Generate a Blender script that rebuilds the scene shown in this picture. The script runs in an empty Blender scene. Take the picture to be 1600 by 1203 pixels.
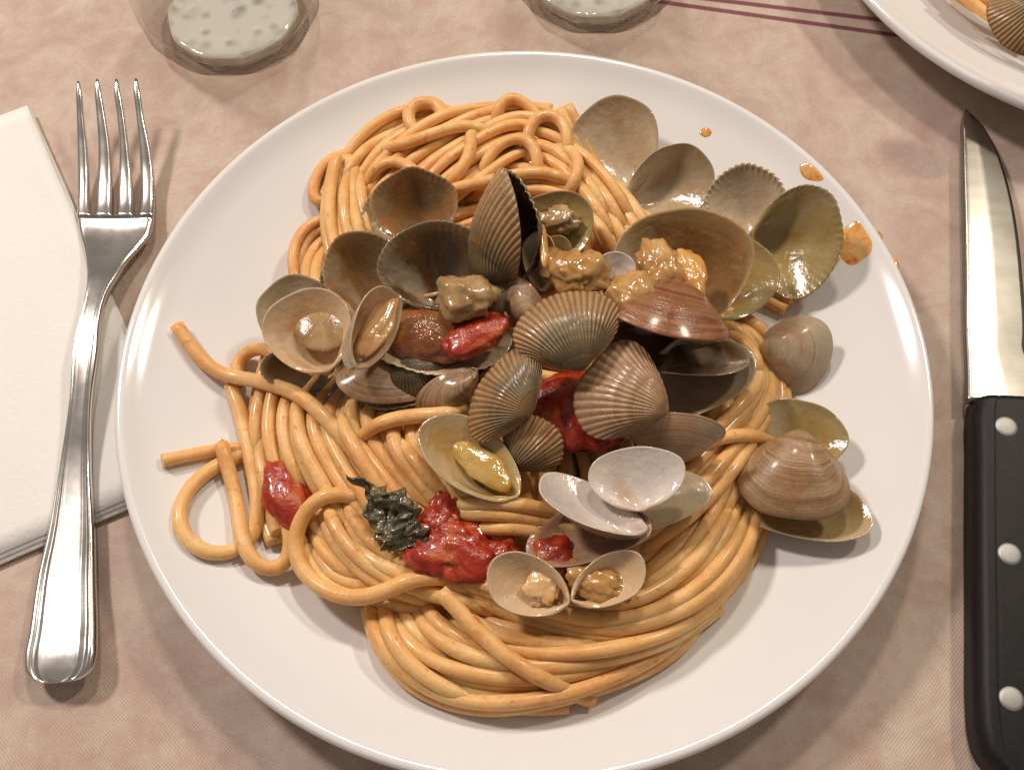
import bpy, bmesh, math, random
import numpy as np
from mathutils import Vector, Matrix, noise, kdtree
from mathutils.bvhtree import BVHTree

random.seed(7)
RNG = np.random.default_rng(11)
S = bpy.context.scene
COL = S.collection

# ------------------------------------------------------------------ camera
PR, RIM = 0.120, 0.0235           # dinner plate: radius and rim height (m)
PITCH, ROLL = 0.460306, -0.022616
CAM = np.array([-0.0034107, -0.1411167, 0.2622015 + RIM - .0020])
F_PX = 1570.088                   # focal length in pixels of a 1600 px wide frame
cd = bpy.data.cameras.new('camera')
cam = bpy.data.objects.new('camera', cd)
COL.objects.link(cam)
cd.sensor_width = 36.0
cd.lens = 36.0 * F_PX / 1600.0
cd.clip_start, cd.clip_end = 0.01, 50
cam.location = CAM
cam.rotation_euler = (Matrix.Rotation(PITCH, 3, 'X') @ Matrix.Rotation(ROLL, 3, 'Z')).to_euler()
S.camera = cam

# ------------------------------------------------------------------ light
S.view_settings.view_transform = 'Standard'
S.view_settings.look = 'None'
S.view_settings.exposure = 0.0
S.view_settings.gamma = 1.0
W = bpy.data.worlds.new('World')
S.world = W
W.use_nodes = True
W.node_tree.nodes['Background'].inputs[0].default_value = (1.0, 0.88, 0.78, 1)
W.node_tree.nodes['Background'].inputs[1].default_value = 0.21


def lamp(loc, power, col, size):
    l = bpy.data.lights.new('ceiling_lamp', 'AREA')
    l.shape = 'DISK'
    l.size = size
    l.energy = power
    l.color = col
    o = bpy.data.objects.new('ceiling_lamp', l)
    COL.objects.link(o)
    o.location = loc
    o.rotation_euler = (Vector((0, 0, 0)) - Vector(loc)).to_track_quat('-Z', 'Y').to_euler()
    return o


lamp((-0.70, 0.52, 0.95), 9.4, (1.0, 0.89, 0.83), 0.16)
lamp((0.79, 0.64, 1.20), 7.2, (1.0, 0.88, 0.72), 0.14)
lamp((0.05, 0.84, 1.22), 6.2, (1.0, 0.88, 0.76), 0.14)

cy = S.cycles
cy.use_denoising = True
cy.max_bounces = 10
cy.transmission_bounces = 8
cy.sample_clamp_indirect = 3.0
cy.blur_glossy = 0.5

# ------------------------------------------------------------------ pixel <-> place helpers (places measured in the photograph)
cr, sr, cp, sp = math.cos(ROLL), math.sin(ROLL), math.cos(PITCH), math.sin(PITCH)


def rays(uv):
    uv = np.atleast_2d(np.asarray(uv, float))
    x, y, z = (uv[:, 0] - 800) / F_PX, -(uv[:, 1] - 601.5) / F_PX, -np.ones(len(uv))
    x, y = x * cr - y * sr, x * sr + y * cr
    return np.stack([x, cp * y - sp * z, sp * y + cp * z], 1)


R0 = 0.072                         # flat centre of the plate
Z0 = 0.0060


def plate_z(r):
    r = np.asarray(r, float)
    t = np.clip((r - R0) / (PR - R0), 0, 1)
    e = np.clip((r - (PR - .011)) / .011, 0, 1)
    return Z0 + (RIM - .0032 - Z0) * t ** 1.35 + .0024 * e ** 2


def surf(xy):
    r = np.hypot(xy[:, 0], xy[:, 1])
    return plate_z(np.minimum(r, PR - .003))


def at(uv, h=0.0, base=surf):
    """points whose picture is at pixel uv, h metres (a number, an array or a function of xy) above the plate or table"""
    d = rays(uv)
    z = np.zeros(len(d)) + 0.01
    for _ in range(25):
        t = (z - CAM[2]) / d[:, 2]
        xy = CAM[:2] + d[:, :2] * t[:, None]
        hh = h(xy) if callable(h) else h
        z = 0.4 * z + 0.6 * ((base(xy) if base else 0.0) + hh)
    t = (z - CAM[2]) / d[:, 2]
    return np.concatenate([CAM[:2] + d[:, :2] * t[:, None], z[:, None]], 1)


def P(u, v, mm=0.0):
    return Vector(at([(u, v)], mm * 1e-3)[0])


def T(u, v, mm=0.0):              # over the table instead
    return Vector(at([(u, v)], mm * 1e-3, None)[0])


# ------------------------------------------------------------------ objects
def tag(o, label=None, cat=None, group=None, kind=None):
    for k, v in (('label', label), ('category', cat), ('group', group), ('kind', kind)):
        if v:
            o[k] = v
    return o


def empty(name, loc, label, cat, group=None):
    o = bpy.data.objects.new(name, None)
    o.empty_display_size = 0.01
    o.location = loc
    COL.objects.link(o)
    return tag(o, label, cat, group)


def mesh(name, V, F, mats, parent=None, mi=None, attrs=None, smooth=True, world=None):
    me = bpy.data.meshes.new(name)
    me.from_pydata([tuple(v) for v in V], [], [tuple(f) for f in F])
    if not isinstance(mats, (list, tuple)):
        mats = [mats]
    for m in mats:
        me.materials.append(m)
    if mi is not None:
        me.polygons.foreach_set('material_index', np.asarray(mi, np.int32))
    if smooth:
        me.polygons.foreach_set('use_smooth', np.ones(len(me.polygons), bool))
    for k, a in (attrs or {}).items():
        at_ = me.attributes.new(k, 'FLOAT', 'POINT')
        at_.data.foreach_set('value', np.asarray(a, np.float32))
    me.update()
    o = bpy.data.objects.new(name, me)
    COL.objects.link(o)
    if world is not None:
        o.matrix_world = world
    if parent is not None:
        o.parent = parent
        M = Matrix.Translation(parent.location)
        o.matrix_parent_inverse = M.inverted()
    return o


def grid_faces(nr, nc, closed=False, off=0, flip=False):
    F = []
    for i in range(nr - 1):
        for j in range(nc if closed else nc - 1):
            a, b = off + i * nc + j, off + i * nc + (j + 1) % nc
            c, d = b + nc, a + nc
            F.append((a, d, c, b) if flip else (a, b, c, d))
    return F


def lathe(prof, n=128):
    prof = np.asarray(prof, float)
    a = np.linspace(0, 2 * np.pi, n, endpoint=False)
    V = np.stack([prof[:, None, 0] * np.cos(a), prof[:, None, 0] * np.sin(a), np.repeat(prof[:, None, 1], n, 1)], 2).reshape(-1, 3)
    return V, grid_faces(len(prof), n, True)


def spline(pts, n):
    """uniform Catmull-Rom through pts, resampled to n points evenly along its length"""
    p = np.asarray(pts, float)
    q = np.vstack([2 * p[0] - p[1], p, 2 * p[-1] - p[-2]])
    out = []
    for i in range(1, len(q) - 2):
        t = np.linspace(0, 1, 24, endpoint=False)[:, None]
        a, b, c, d = q[i - 1], q[i], q[i + 1], q[i + 2]
        out.append(0.5 * (2 * b + (c - a) * t + (2 * a - 5 * b + 4 * c - d) * t ** 2 + (3 * b - a - 3 * c + d) * t ** 3))
    out.append(p[-1:])
    o = np.vstack(out)
    L = np.r_[0, np.cumsum(np.linalg.norm(np.diff(o[:, :2], axis=0), axis=1))]
    s = np.linspace(0, L[-1], n)
    return np.stack([np.interp(s, L, o[:, k]) for k in range(o.shape[1])], 1)


def tube(P_, r, sides=10, squash=1.0):
    P_ = np.asarray(P_, float)
    n = len(P_)
    r = np.broadcast_to(r, (n,))
    T_ = np.gradient(P_, axis=0)
    T_ /= np.linalg.norm(T_, axis=1)[:, None] + 1e-12
    up = np.array([0, 0, 1.0]) if abs(T_[0][2]) < .9 else np.array([1.0, 0, 0])
    N = np.cross(np.cross(T_[0], up), T_[0])
    N /= np.linalg.norm(N)
    a = np.linspace(0, 2 * np.pi, sides, endpoint=False)
    V = []
    for i in range(n):
        N = N - T_[i] * (N @ T_[i])
        N /= np.linalg.norm(N) + 1e-12
        B = np.cross(T_[i], N)
        V.append(P_[i] + r[i] * (np.outer(np.cos(a), N) * squash + np.outer(np.sin(a), B)))
    V = np.vstack(V)
    F = grid_faces(n, sides, True)
    F.append(tuple(range(sides - 1, -1, -1)))
    F.append(tuple(range((n - 1) * sides, n * sides)))
    return V, F


# ------------------------------------------------------------------ materials
class NT:
    def __init__(s, name):
        s.m = bpy.data.materials.new(name)
        s.m.use_nodes = True
        s.t = s.m.node_tree
        s.b = s.t.nodes['Principled BSDF']

    def n(s, typ, ins=None, **kw):
        o = s.t.nodes.new(typ)
        for k, v in kw.items():
            setattr(o, k, v)
        for k, v in (ins or {}).items():
            s.set(o.inputs[k], v)
        return o

    def set(s, sock, v):
        if isinstance(v, bpy.types.NodeSocket):
            s.t.links.new(v, sock)
        elif isinstance(v, (tuple, list)) and len(v) == 3 and sock.type == 'RGBA':
            sock.default_value = (*v, 1)
        else:
            sock.default_value = v

    def p(s, **kw):
        for k, v in kw.items():
            s.set(s.b.inputs[k.replace('_', ' ')], v)

    def math(s, op, a, b=0.0, c=0.0, clamp=False):
        o = s.n('ShaderNodeMath', {0: a, 1: b, 2: c}, operation=op)
        o.use_clamp = clamp
        return o.outputs[0]

    def mix(s, f, a, b, mode='MIX'):
        o = s.n('ShaderNodeMix', data_type='RGBA', blend_type=mode)
        s.set(o.inputs[0], f)
        s.set(o.inputs[6], a)
        s.set(o.inputs[7], b)
        return o.outputs[2]

    def noise(s, scale, detail=3.0, rough=.5, vec=None, dist=0.0, out=0, dim='3D', w=None):
        o = s.n('ShaderNodeTexNoise', {'Scale': scale, 'Detail': detail, 'Roughness': rough, 'Distortion': dist}, noise_dimensions=dim)
        if vec is not None:
            s.set(o.inputs['Vector'], vec)
        if w is not None:
            s.set(o.inputs['W'], w)
        return o.outputs[out]

    def ramp(s, f, stops, interp='LINEAR'):
        o = s.n('ShaderNodeValToRGB', {0: f})
        e = o.color_ramp
        e.interpolation = interp
        while len(e.elements) < len(stops):
            e.elements.new(.5)
        for el, (pos, c) in zip(e.elements, stops):
            el.position = pos
            el.color = (*c, 1) if len(c) == 3 else c
        return o.outputs[0]

    def range(s, f, a, b, c=0.0, d=1.0):
        return s.n('ShaderNodeMapRange', {0: f, 1: a, 2: b, 3: c, 4: d}).outputs[0]

    def bump(s, h, strength, dist=.001, normal=None):
        o = s.n('ShaderNodeBump', {'Height': h, 'Strength': strength, 'Distance': dist})
        if normal is not None:
            s.set(o.inputs['Normal'], normal)
        return o.outputs[0]

    def obj(s):
        return s.n('ShaderNodeTexCoord').outputs['Object']

    def pos(s):
        return s.n('ShaderNodeNewGeometry').outputs['Position']

    def attr(s, name):
        return s.n('ShaderNodeAttribute', attribute_name=name).outputs['Fac']

    def rnd(s):
        return s.n('ShaderNodeObjectInfo').outputs['Random']


def mat_porcelain():
    k = NT('white_porcelain')
    nz = k.noise(25, 2, vec=k.obj())
    k.p(Base_Color=k.ramp(nz, [(.3, (.79, .77, .755)), (.7, (.81, .79, .775))]), Roughness=.10, IOR=1.52,
        Coat_Weight=.3, Coat_Roughness=.05)
    k.p(Normal=k.bump(k.noise(18, 2, vec=k.obj()), .03, .002))
    return k.m


def mat_pasta(name='cooked_spaghetti'):
    k = NT(name)
    r = k.rnd()
    o = k.n('ShaderNodeVectorMath', {0: k.pos(), 1: k.n('ShaderNodeCombineXYZ', {0: r, 1: r, 2: 0.0}).outputs[0]}, operation='ADD').outputs[0]
    n1 = k.noise(75, 4, .6, vec=o)
    c = k.ramp(n1, [(.25, (.68, .35, .115)), (.45, (.81, .49, .19)), (.75, (.87, .61, .30))])
    c = k.mix(k.math('MULTIPLY', r, .4), c, (.74, .40, .13))
    oil = k.range(k.noise(38, 4, .65, vec=k.pos(), dist=.6), .44, .66)                # oily sauce left on some stretches
    c = k.mix(k.math('MULTIPLY', oil, .6), c, (.62, .275, .075))
    spots = k.range(k.noise(430, 2, .6, vec=o), .64, .72)
    c = k.mix(k.math('MULTIPLY', spots, .55), c, (.60, .15, .03))
    pale = k.range(k.noise(260, 3, .6, vec=o), .58, .75)
    c = k.mix(k.math('MULTIPLY', pale, .35), c, (.88, .70, .44))
    k.p(Base_Color=c, Roughness=k.range(k.noise(210, 3, vec=o), .3, .7, .26, .6), Subsurface_Weight=.8, Subsurface_Radius=(1.0, .55, .25), Subsurface_Scale=.0022,
        Coat_Weight=k.range(k.noise(90, 3, vec=o), .4, .65, .0, .45), Coat_Roughness=.16, IOR=1.38)
    k.p(Normal=k.bump(k.math('ADD', k.noise(650, 3, .6, vec=o), k.noise(160, 2, vec=o)), .38, .0007))
    return k.m


def mat_outer(name, cols, rings=16, groove=None, ribs=0, rough=.32, bumps=.5, margin=None):
    """outside of a shell valve: growth bands along 'grow', darker grooves along 'ang' when ribbed"""
    k = NT(name)
    g, a = k.attr('grow'), k.attr('ang')
    o = k.obj()
    r = k.rnd()
    wob = k.noise(140, 3, vec=o)
    gg = k.math('ADD', g, k.math('MULTIPLY', wob, .05))
    n1 = k.noise(rings, 3, .7, dim='1D', w=k.math('ADD', gg, k.math('MULTIPLY', r, 9.0)))
    f = k.math('ADD', k.math('MULTIPLY', n1, .75), k.math('MULTIPLY', k.noise(170, 4, .65, vec=o), .25))
    c = k.ramp(f, [(.3, cols[0]), (.46, cols[1]), (.58, cols[2]), (.72, cols[1])])
    if margin:
        c = k.mix(k.math('MULTIPLY', k.range(gg, .60, .80), .85), c, margin)
    fine = k.noise(900, 3, .7, vec=o)
    blot = k.noise(95, 4, .7, vec=k.n('ShaderNodeVectorMath', {0: o, 1: k.n('ShaderNodeCombineXYZ', {0: r, 1: r, 2: r}).outputs[0]}, operation='ADD').outputs[0], dist=.7)
    c = k.mix(k.range(blot, .50, .68, 0, .55), c, cols[0])
    c = k.mix(k.range(blot, .50, .36, 0, .45), c, cols[2])
    c = k.mix(k.range(fine, .35, .75, 0, .35), c, cols[0])
    h = k.math('MULTIPLY', k.noise(rings * 5, 2, .6, dim='1D', w=gg), 1.3)
    if ribs:
        q = k.math('COSINE', k.math('MULTIPLY', a, ribs * 2 * math.pi))
        c = k.mix(k.range(q, -.1, -.9, 0, .65), c, groove)
        h = k.math('MULTIPLY', h, k.range(q, -.2, .8))
    hh = k.math('ADD', k.math('MULTIPLY', h, .6), k.math('MULTIPLY', fine, .5))
    sau = k.range(k.noise(42, 4, .62, vec=k.pos(), dist=.8), .52, .68)
    c = k.mix(k.math('MULTIPLY', sau, .4), c, (.36, .13, .03))
    k.p(Base_Color=c, Roughness=k.range(wob, .3, .7, rough - .08, rough + .14), Coat_Weight=.3, Coat_Roughness=.14, Normal=k.bump(hh, bumps, .0007))
    return k.m


def mat_inner(name, base, stain, edge, amt=.5, rough=.22, sauce=.45, pale=.33):
    k = NT(name)
    g = k.attr('grow')
    o = k.obj()
    r = k.rnd()
    v = k.n('ShaderNodeVectorMath', {0: o, 1: k.n('ShaderNodeCombineXYZ', {0: r, 1: r, 2: r}).outputs[0]}, operation='ADD').outputs[0]
    n1 = k.noise(75, 3, .6, vec=v, dist=.6)
    c = k.mix(k.math('MULTIPLY', k.range(n1, .36, .68), amt), base, stain)
    n2 = k.noise(900, 2, .6, vec=v)
    c = k.mix(k.range(n2, .4, .8, 0, .2), c, stain)
    c = k.mix(k.range(g, .88, .99, 0, .8), c, edge)
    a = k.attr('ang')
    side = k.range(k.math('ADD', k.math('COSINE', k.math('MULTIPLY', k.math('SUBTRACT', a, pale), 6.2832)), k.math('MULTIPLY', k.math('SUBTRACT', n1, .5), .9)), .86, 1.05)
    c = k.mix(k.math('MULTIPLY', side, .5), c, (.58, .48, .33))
    sau = k.range(k.noise(48, 4, .62, vec=v, dist=.8), .55, .70)
    c = k.mix(k.math('MULTIPLY', sau, sauce), c, (.50, .17, .03))
    k.p(Base_Color=c, Roughness=k.range(sau, 0, 1, rough, .12), Coat_Weight=.8, Coat_Roughness=.07, IOR=1.5)
    k.p(Normal=k.bump(k.math('ADD', k.noise(180, 3, vec=v), k.noise(520, 2, vec=v)), .16, .0015))
    return k.m


def mat_wet(name, c0, c1, c2, scale=120, rough=.2, sss=.3, bump=.4, coat=.8):
    k = NT(name)
    v = k.pos()
    n1 = k.noise(scale, 4, .6, vec=v, dist=.5)
    c = k.ramp(n1, [(.3, c0), (.5, c1), (.7, c2)])
    k.p(Base_Color=c, Roughness=rough, Subsurface_Weight=sss, Subsurface_Radius=(1, .4, .2), Subsurface_Scale=.002, Coat_Weight=coat, Coat_Roughness=.08)
    k.p(Normal=k.bump(k.math('ADD', k.noise(scale * 3, 3, vec=v), k.math('MULTIPLY', k.noise(scale * 9, 2, vec=v), .35)), bump, .0012))
    return k.m


def mat_metal(name, col, rough, scr=.05, stretch=(1, 1, 1)):
    k = NT(name)
    mp = k.n('ShaderNodeMapping', {'Vector': k.obj(), 'Scale': stretch}).outputs[0]
    n1 = k.noise(60, 4, .65, vec=mp)
    k.p(Base_Color=col, Metallic=1.0, Roughness=k.range(n1, .3, .7, rough - scr, rough + scr))
    k.p(Normal=k.bump(k.noise(45, 2, vec=k.obj()), .05, .002))
    return k.m


PORC = mat_porcelain()
PASTA = mat_pasta()
STEEL = mat_metal('polished_cutlery_steel', (.72, .69, .64), .20, .05)
BLADE = mat_metal('brushed_blade_steel', (.32, .305, .27), .26, .02, (1, 3, 1))
# ------------------------------------------------------------------ tablecloth
sp0, sp1 = T(1015, 0), T(1409, 56)
sq0, sq1 = T(1124, 0), T(1386, 32)


def mat_cloth():
    k = NT('mottled_woven_cotton')
    p = k.pos()
    big = k.noise(38, 6, .72, vec=p, dist=.9)
    mid = k.noise(95, 4, .65, vec=p, dist=.4)
    f = k.math('ADD', k.math('MULTIPLY', big, .65), k.math('MULTIPLY', mid, .35))
    c = k.ramp(f, [(.3, (.50, .345, .29)), (.44, (.56, .415, .345)), (.54, (.63, .51, .42)), (.70, (.72, .63, .515))])
    xyz = k.n('ShaderNodeSeparateXYZ', {0: p})
    wx = k.math('SINE', k.math('MULTIPLY', xyz.outputs[0], 2 * math.pi / .00105))
    wy = k.math('SINE', k.math('MULTIPLY', xyz.outputs[1], 2 * math.pi / .00105))
    weave = k.math('MULTIPLY', wx, wy)
    fine = k.noise(1500, 2, .6, vec=p)
    c = k.mix(k.math('MULTIPLY', k.range(fine, .35, .7), .22), c, (.40, .25, .20))
    c = k.mix(k.range(weave, -1, 1, .26, 0), c, (.30, .19, .15))
    for a, b in ((sp0, sp1), (sq0, sq1)):                       # the two printed stripes
        d = (b - a).normalized()
        n = (-d.y, d.x, 0.0)
        dist = k.math('ABSOLUTE', k.math('SUBTRACT', k.n('ShaderNodeVectorMath', {0: p, 1: n}, operation='DOT_PRODUCT').outputs['Value'], a.x * n[0] + a.y * n[1]))
        dist = k.math('ADD', dist, k.math('MULTIPLY', k.math('SUBTRACT', fine, .5), .0006))
        c = k.mix(k.range(dist, .0008, .0014, .9, 0), c, (.16, .028, .045))
    h = k.math('ADD', k.math('MULTIPLY', weave, .5), k.math('MULTIPLY', fine, .8))
    k.p(Base_Color=c, Roughness=.85, Normal=k.bump(h, .35, .0004), Sheen_Weight=.08)
    return k.m


n = 90
gx, gy = np.meshgrid(np.linspace(-.9, .9, n), np.linspace(-.7, 1.1, n))
gz = np.array([[noise.noise(Vector((x * 6, y * 6, 1.7))) * .0002 for x in gx[0]] for y in gy[:, 0]]) - .0003
cl = mesh('tablecloth', np.stack([gx, gy, gz], 2).reshape(-1, 3), grid_faces(n, n), mat_cloth())
tag(cl, 'mottled pinkish beige tablecloth with two thin dark purple stripes', 'tablecloth', kind='structure')

# ------------------------------------------------------------------ plates
rr = np.r_[0.0005, np.linspace(.006, R0, 16), np.linspace(R0, PR - .0028, 26)[1:]]
top = [(r, float(plate_z(r))) for r in rr]
zt = top[-1][1]
lip = [(PR - .0022, zt + .0003), (PR - .0014, zt + .00042), (PR - .0006, zt + .0002), (PR - .0001, zt - .0005), (PR + .0001, zt - .0014), (PR - .0004, zt - .0026), (PR - .0018, zt - .0038), (PR - .005, zt - .0056)]
under = [(r, float(plate_z(r)) - .0045 + .0012) for r in np.linspace(PR - .012, .074, 12)]
foot = [(.072, .0016), (.0715, .0003), (.069, .0001), (.0675, .0004), (.066, .0018), (.03, .0020), (.0005, .0020)]
PV, PF = lathe(top + lip + under + foot, 192)


def plate(loc, label):
    o = mesh('dinner_plate', PV, PF, PORC)
    o.location = loc
    return tag(o, label, 'plate', 'white dinner plates')


plate((0, 0, 0), 'large round white dinner plate under the spaghetti and clams')
P2 = Vector((.2655 * .12 / .135, .2152 * .12 / .135, 0))
plate(P2, 'white plate cut off by the top right corner of the picture')

# ------------------------------------------------------------------ napkin
NAP = NT('embossed_paper_napkin')
vo = NAP.n('ShaderNodeTexVoronoi', {'Vector': NAP.obj(), 'Scale': 420.0})
NAP.p(Base_Color=(.84, .81, .77), Roughness=.9, Normal=NAP.bump(NAP.range(vo.outputs[0], .1, .5, 0, 1), .2, .0003), Subsurface_Weight=.1, Subsurface_Scale=.001)


def napkin():
    root = empty('paper_napkin', T(-60, 500), 'folded white embossed paper napkin lying under the fork', 'napkin')
    a, b, c, d = T(50, 177), T(292, 745), T(-300, 1000), T(-420, 300)
    for i in range(1, 4):
        z = -.0001 + .00055 * i
        sh = Vector(((3 - i) * .0011, -(3 - i) * .0010, 0))
        q = [a + sh * .6, b + sh, c + sh, d]
        N = 26
        V, th = [], .00035
        for s in (1, 0):
            for iu in range(N):
                for iv in range(N):
                    u, v = iu / (N - 1), iv / (N - 1)
                    p = q[0].lerp(q[1], u).lerp(q[3].lerp(q[2], u), v)
                    w = noise.noise(Vector((p.x * 25, p.y * 25, i * .15))) * .0007
                    e = max(0, 1 - v * 9) * .0006 * i * (0.5 + noise.noise(Vector((p.y * 40, i, 0))))
                    V.append((p.x + noise.noise(Vector((p.y * 30, i * 3, 5))) * .0005, p.y, z + w * .35 + e + (th if s else 0) + .0006))
        F = grid_faces(N, N) + grid_faces(N, N, off=N * N, flip=True)
        B = [k for k in range(N)] + [k * N + N - 1 for k in range(1, N)] + [N * N - 1 - k for k in range(1, N)] + [(N - 1 - k) * N for k in range(1, N - 1)]
        for k in range(len(B)):
            x, y = B[k], B[(k + 1) % len(B)]
            F.append((y, x, x + N * N, y + N * N))
        mesh('napkin_layer', V, F, NAP.m, root)
    return root


napkin()

# ------------------------------------------------------------------ fork
def section_body(rows, prof, mat, name, parent, tilt=0.0):
    """rows: (left px, right px, height mm, arch mm); prof: list of (across 0..1, up mm). A closed strip with real thickness."""
    rows = np.asarray(rows, float)
    top_, bot_ = [], []
    flat = prof
    for k_, (ul, vl, ur, vr, hz, th) in enumerate(rows):
        prof = flat(vl) if callable(flat) else flat
        A, B = T(ul, vl, hz - tilt), T(ur, vr, hz + tilt)
        for x, up in prof:
            p = A.lerp(B, x)
            top_.append((p.x, p.y, p.z + up * 1e-3))
            bot_.append((p.x, p.y, p.z - th * 1e-3))
    nr, nc = len(rows), len(prof)
    V = top_ + bot_
    o = nr * nc
    F = grid_faces(nr, nc) + grid_faces(nr, nc, off=o, flip=True)
    for i in range(nr - 1):
        F.append((i * nc, (i + 1) * nc, o + (i + 1) * nc, o + i * nc))
        j = nc - 1
        F.append(((i + 1) * nc + j, i * nc + j, o + i * nc + j, o + (i + 1) * nc + j))
    for j in range(nc - 1):
        F.append((j + 1, j, o + j, o + j + 1))
        k = (nr - 1) * nc
        F.append((k + j, k + j + 1, o + k + j + 1, o + k + j))
    return mesh(name, V, F, mat, parent)


def dense(keys, n):
    k = np.asarray(keys, float)
    s = np.r_[0, np.cumsum(np.linalg.norm(np.diff(k[:, :2], axis=0), axis=1))]
    t = np.linspace(0, s[-1], n)
    # smooth (monotone enough) interpolation through the keys
    out = []
    for c in range(k.shape[1]):
        m = np.gradient(k[:, c], s)
        idx = np.clip(np.searchsorted(s, t) - 1, 0, len(s) - 2)
        h = s[idx + 1] - s[idx]
        x = (t - s[idx]) / h
        out.append((2 * x**3 - 3 * x**2 + 1) * k[idx, c] + (x**3 - 2 * x**2 + x) * h * m[idx] + (-2 * x**3 + 3 * x**2) * k[idx + 1, c] + (x**3 - x**2) * h * m[idx + 1])
    return np.stack(out, 1)


def fork():
    root = empty('fork', T(130, 600), 'polished steel dinner fork lying across the white napkin edge', 'fork')
    # ul, vl, ur, vr, height mm, thickness mm
    keys = [(120, 337, 239, 336, 5.6, 1.5), (121, 352, 238, 351, 5.2, 1.5), (124, 368, 233, 367, 5.4, 1.5), (129, 385, 216, 387, 6.2, 1.6), (133, 405, 197, 408, 7.4, 1.8), (135, 425, 184, 428, 8.6, 2.0), (134, 449, 170, 450, 9.6, 2.2),
            (124, 495, 156, 496, 10.6, 2.4), (113, 542, 152, 543, 10.4, 2.3), (107, 622, 142, 623, 8.6, 2.0), (91, 727, 141, 728, 5.6, 1.8), (71, 836, 147, 838, 4.8, 1.8), (57, 892, 148, 895, 5.0, 1.8), (41, 990, 150, 994, 6.6, 1.8), (34, 1030, 148, 1025, 7.2, 1.7),
            (36, 1048, 143, 1043, 7.3, 1.6), (48, 1062, 127, 1058, 7.2, 1.4), (70, 1067, 104, 1065, 7.1, 1.2)]
    R = dense(keys, 120)

    def prof(v):
        w = np.clip((v - 400) / 150, 0, 1)
        w = w * w * (3 - 2 * w)
        out = []
        for x in np.linspace(0, 1, 25):
            e = min(x, 1 - x)
            a = -.9 * max(0, 1 - e / .05) ** 2 + .35 * math.exp(-((e - .085) / .03) ** 2) - .35 * math.exp(-((e - .16) / .03) ** 2) + .25 * math.exp(-((e - .22) / .025) ** 2) + .22 * (1 - (2 * x - 1) ** 2)
            b = -.9 * max(0, 1 - e / .06) ** 2 - .67 * (1 - (2 * x - 1) ** 2) * (1 - w) + .4
            out.append((x, a * w + b * (1 - w)))
        return out
    section_body(R, prof, STEEL, 'handle', root, .35)
    tines = [[(119, 338, 141, 338), (120, 320, 138, 320), (121, 300, 137, 300), (121, 270, 136, 270), (120, 230, 134, 230), (119, 180, 129, 180), (118.5, 135, 125, 135), (119.5, 127, 123.5, 127)],
             [(146, 338, 174, 338), (149, 320, 173, 320), (150, 300, 173, 300), (152, 270, 172, 270), (153, 230, 170, 230), (150, 180, 163, 180), (147.5, 133, 155, 133), (149, 124, 153.5, 124)],
             [(180, 338, 207, 338), (183, 320, 207, 320), (184, 300, 206, 300), (185, 270, 203, 270), (186, 230, 199, 230), (182, 180, 193, 180), (177.5, 133, 185, 133), (179, 124, 183.5, 124)],
             [(214, 338, 239, 338), (218, 320, 240, 320), (220, 300, 240, 300), (219, 270, 238, 270), (217, 230, 233, 230), (212, 180, 223, 180), (208, 133, 216, 133), (209.5, 123, 214, 123)]]
    hs = [(5.4, 1.4), (5.0, 1.6), (5.2, 1.7), (6.4, 1.8), (9.2, 1.7), (13.2, 1.4), (16.8, 1.0), (17.2, .8)]
    for t in tines:
        k = [(a, b, c, d, h, th) for (a, b, c, d), (h, th) in zip(t, hs)]
        section_body(dense(k, 40), [(x, .55 * (1 - (2 * x - 1) ** 2) ** .5 - .5) for x in np.linspace(0, 1, 9)], STEEL, 'tine', root)


fork()

# ------------------------------------------------------------------ steak knife
def knife():
    root = empty('steak_knife', T(1560, 600), 'steak knife with black riveted handle lying right of the plate', 'knife')
    # blade: spine on the left, cutting edge on the right
    keys = [(1508, 172, 1513, 170), (1505, 185, 1531, 186), (1505, 215, 1552, 218), (1505, 262, 1570, 262), (1506, 310, 1583, 310), (1507, 360, 1592, 360), (1508, 435, 1600, 435), (1509, 520, 1605, 520), (1510, 540, 1604, 540), (1511, 560, 1610, 556), (1512, 626, 1640, 632)]
    k = dense([(a, b, c, d, 6.0, 2.4) for a, b, c, d in keys], 70)
    section_body(k, [(x, (-.15 if x < .02 else 0) - 1.0 * max(0, x - .45) / .55) for x in np.linspace(0, 1, 16)], BLADE, 'blade', root)
    H = NT('black_plastic_handle')
    nz = H.noise(500, 3, .6, vec=H.obj())
    H.p(Base_Color=H.ramp(nz, [(.3, (.006, .0055, .006)), (.7, (.012, .011, .011))]), Roughness=.5, Specular_IOR_Level=.3, Normal=H.bump(nz, .12, .0005))
    hk = [(1530, 616, 1665, 624), (1528, 626, 1663, 632), (1527, 700, 1660, 700), (1527, 850, 1663, 850), (1528, 1000, 1670, 1000), (1529, 1090, 1675, 1090), (1533, 1140, 1680, 1140), (1541, 1172, 1680, 1180), (1560, 1200, 1680, 1210), (1595, 1225, 1670, 1232)]
    k = dense([(a, b, c, d, 10.5, 9.5) for a, b, c, d in hk], 80)
    prof = []
    for x in np.linspace(0, 1, 49):
        e = min(x, 1 - x)
        prof.append((x, -3.2 * max(0, 1 - e / .16) ** 2.2 - (.35 if abs(e - .225) < .008 else 0) + .4 * (1 - (2 * x - 1) ** 2)))
    section_body(k, prof, H.m, 'handle', root)
    RV = mat_metal('aluminium_rivet', (.50, .49, .46), .6, .05)
    for u, v in ((1573, 666), (1578, 865), (1581, 1091)):
        c = T(u, v, 10.9)
        V, F = lathe([(.0001, .00035), (.0022, .00032), (.0031, .0001), (.0033, -.0003), (.0033, -.003)], 28)
        o = mesh('rivet', V + np.array(c), F, RV, root)


knife()

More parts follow.
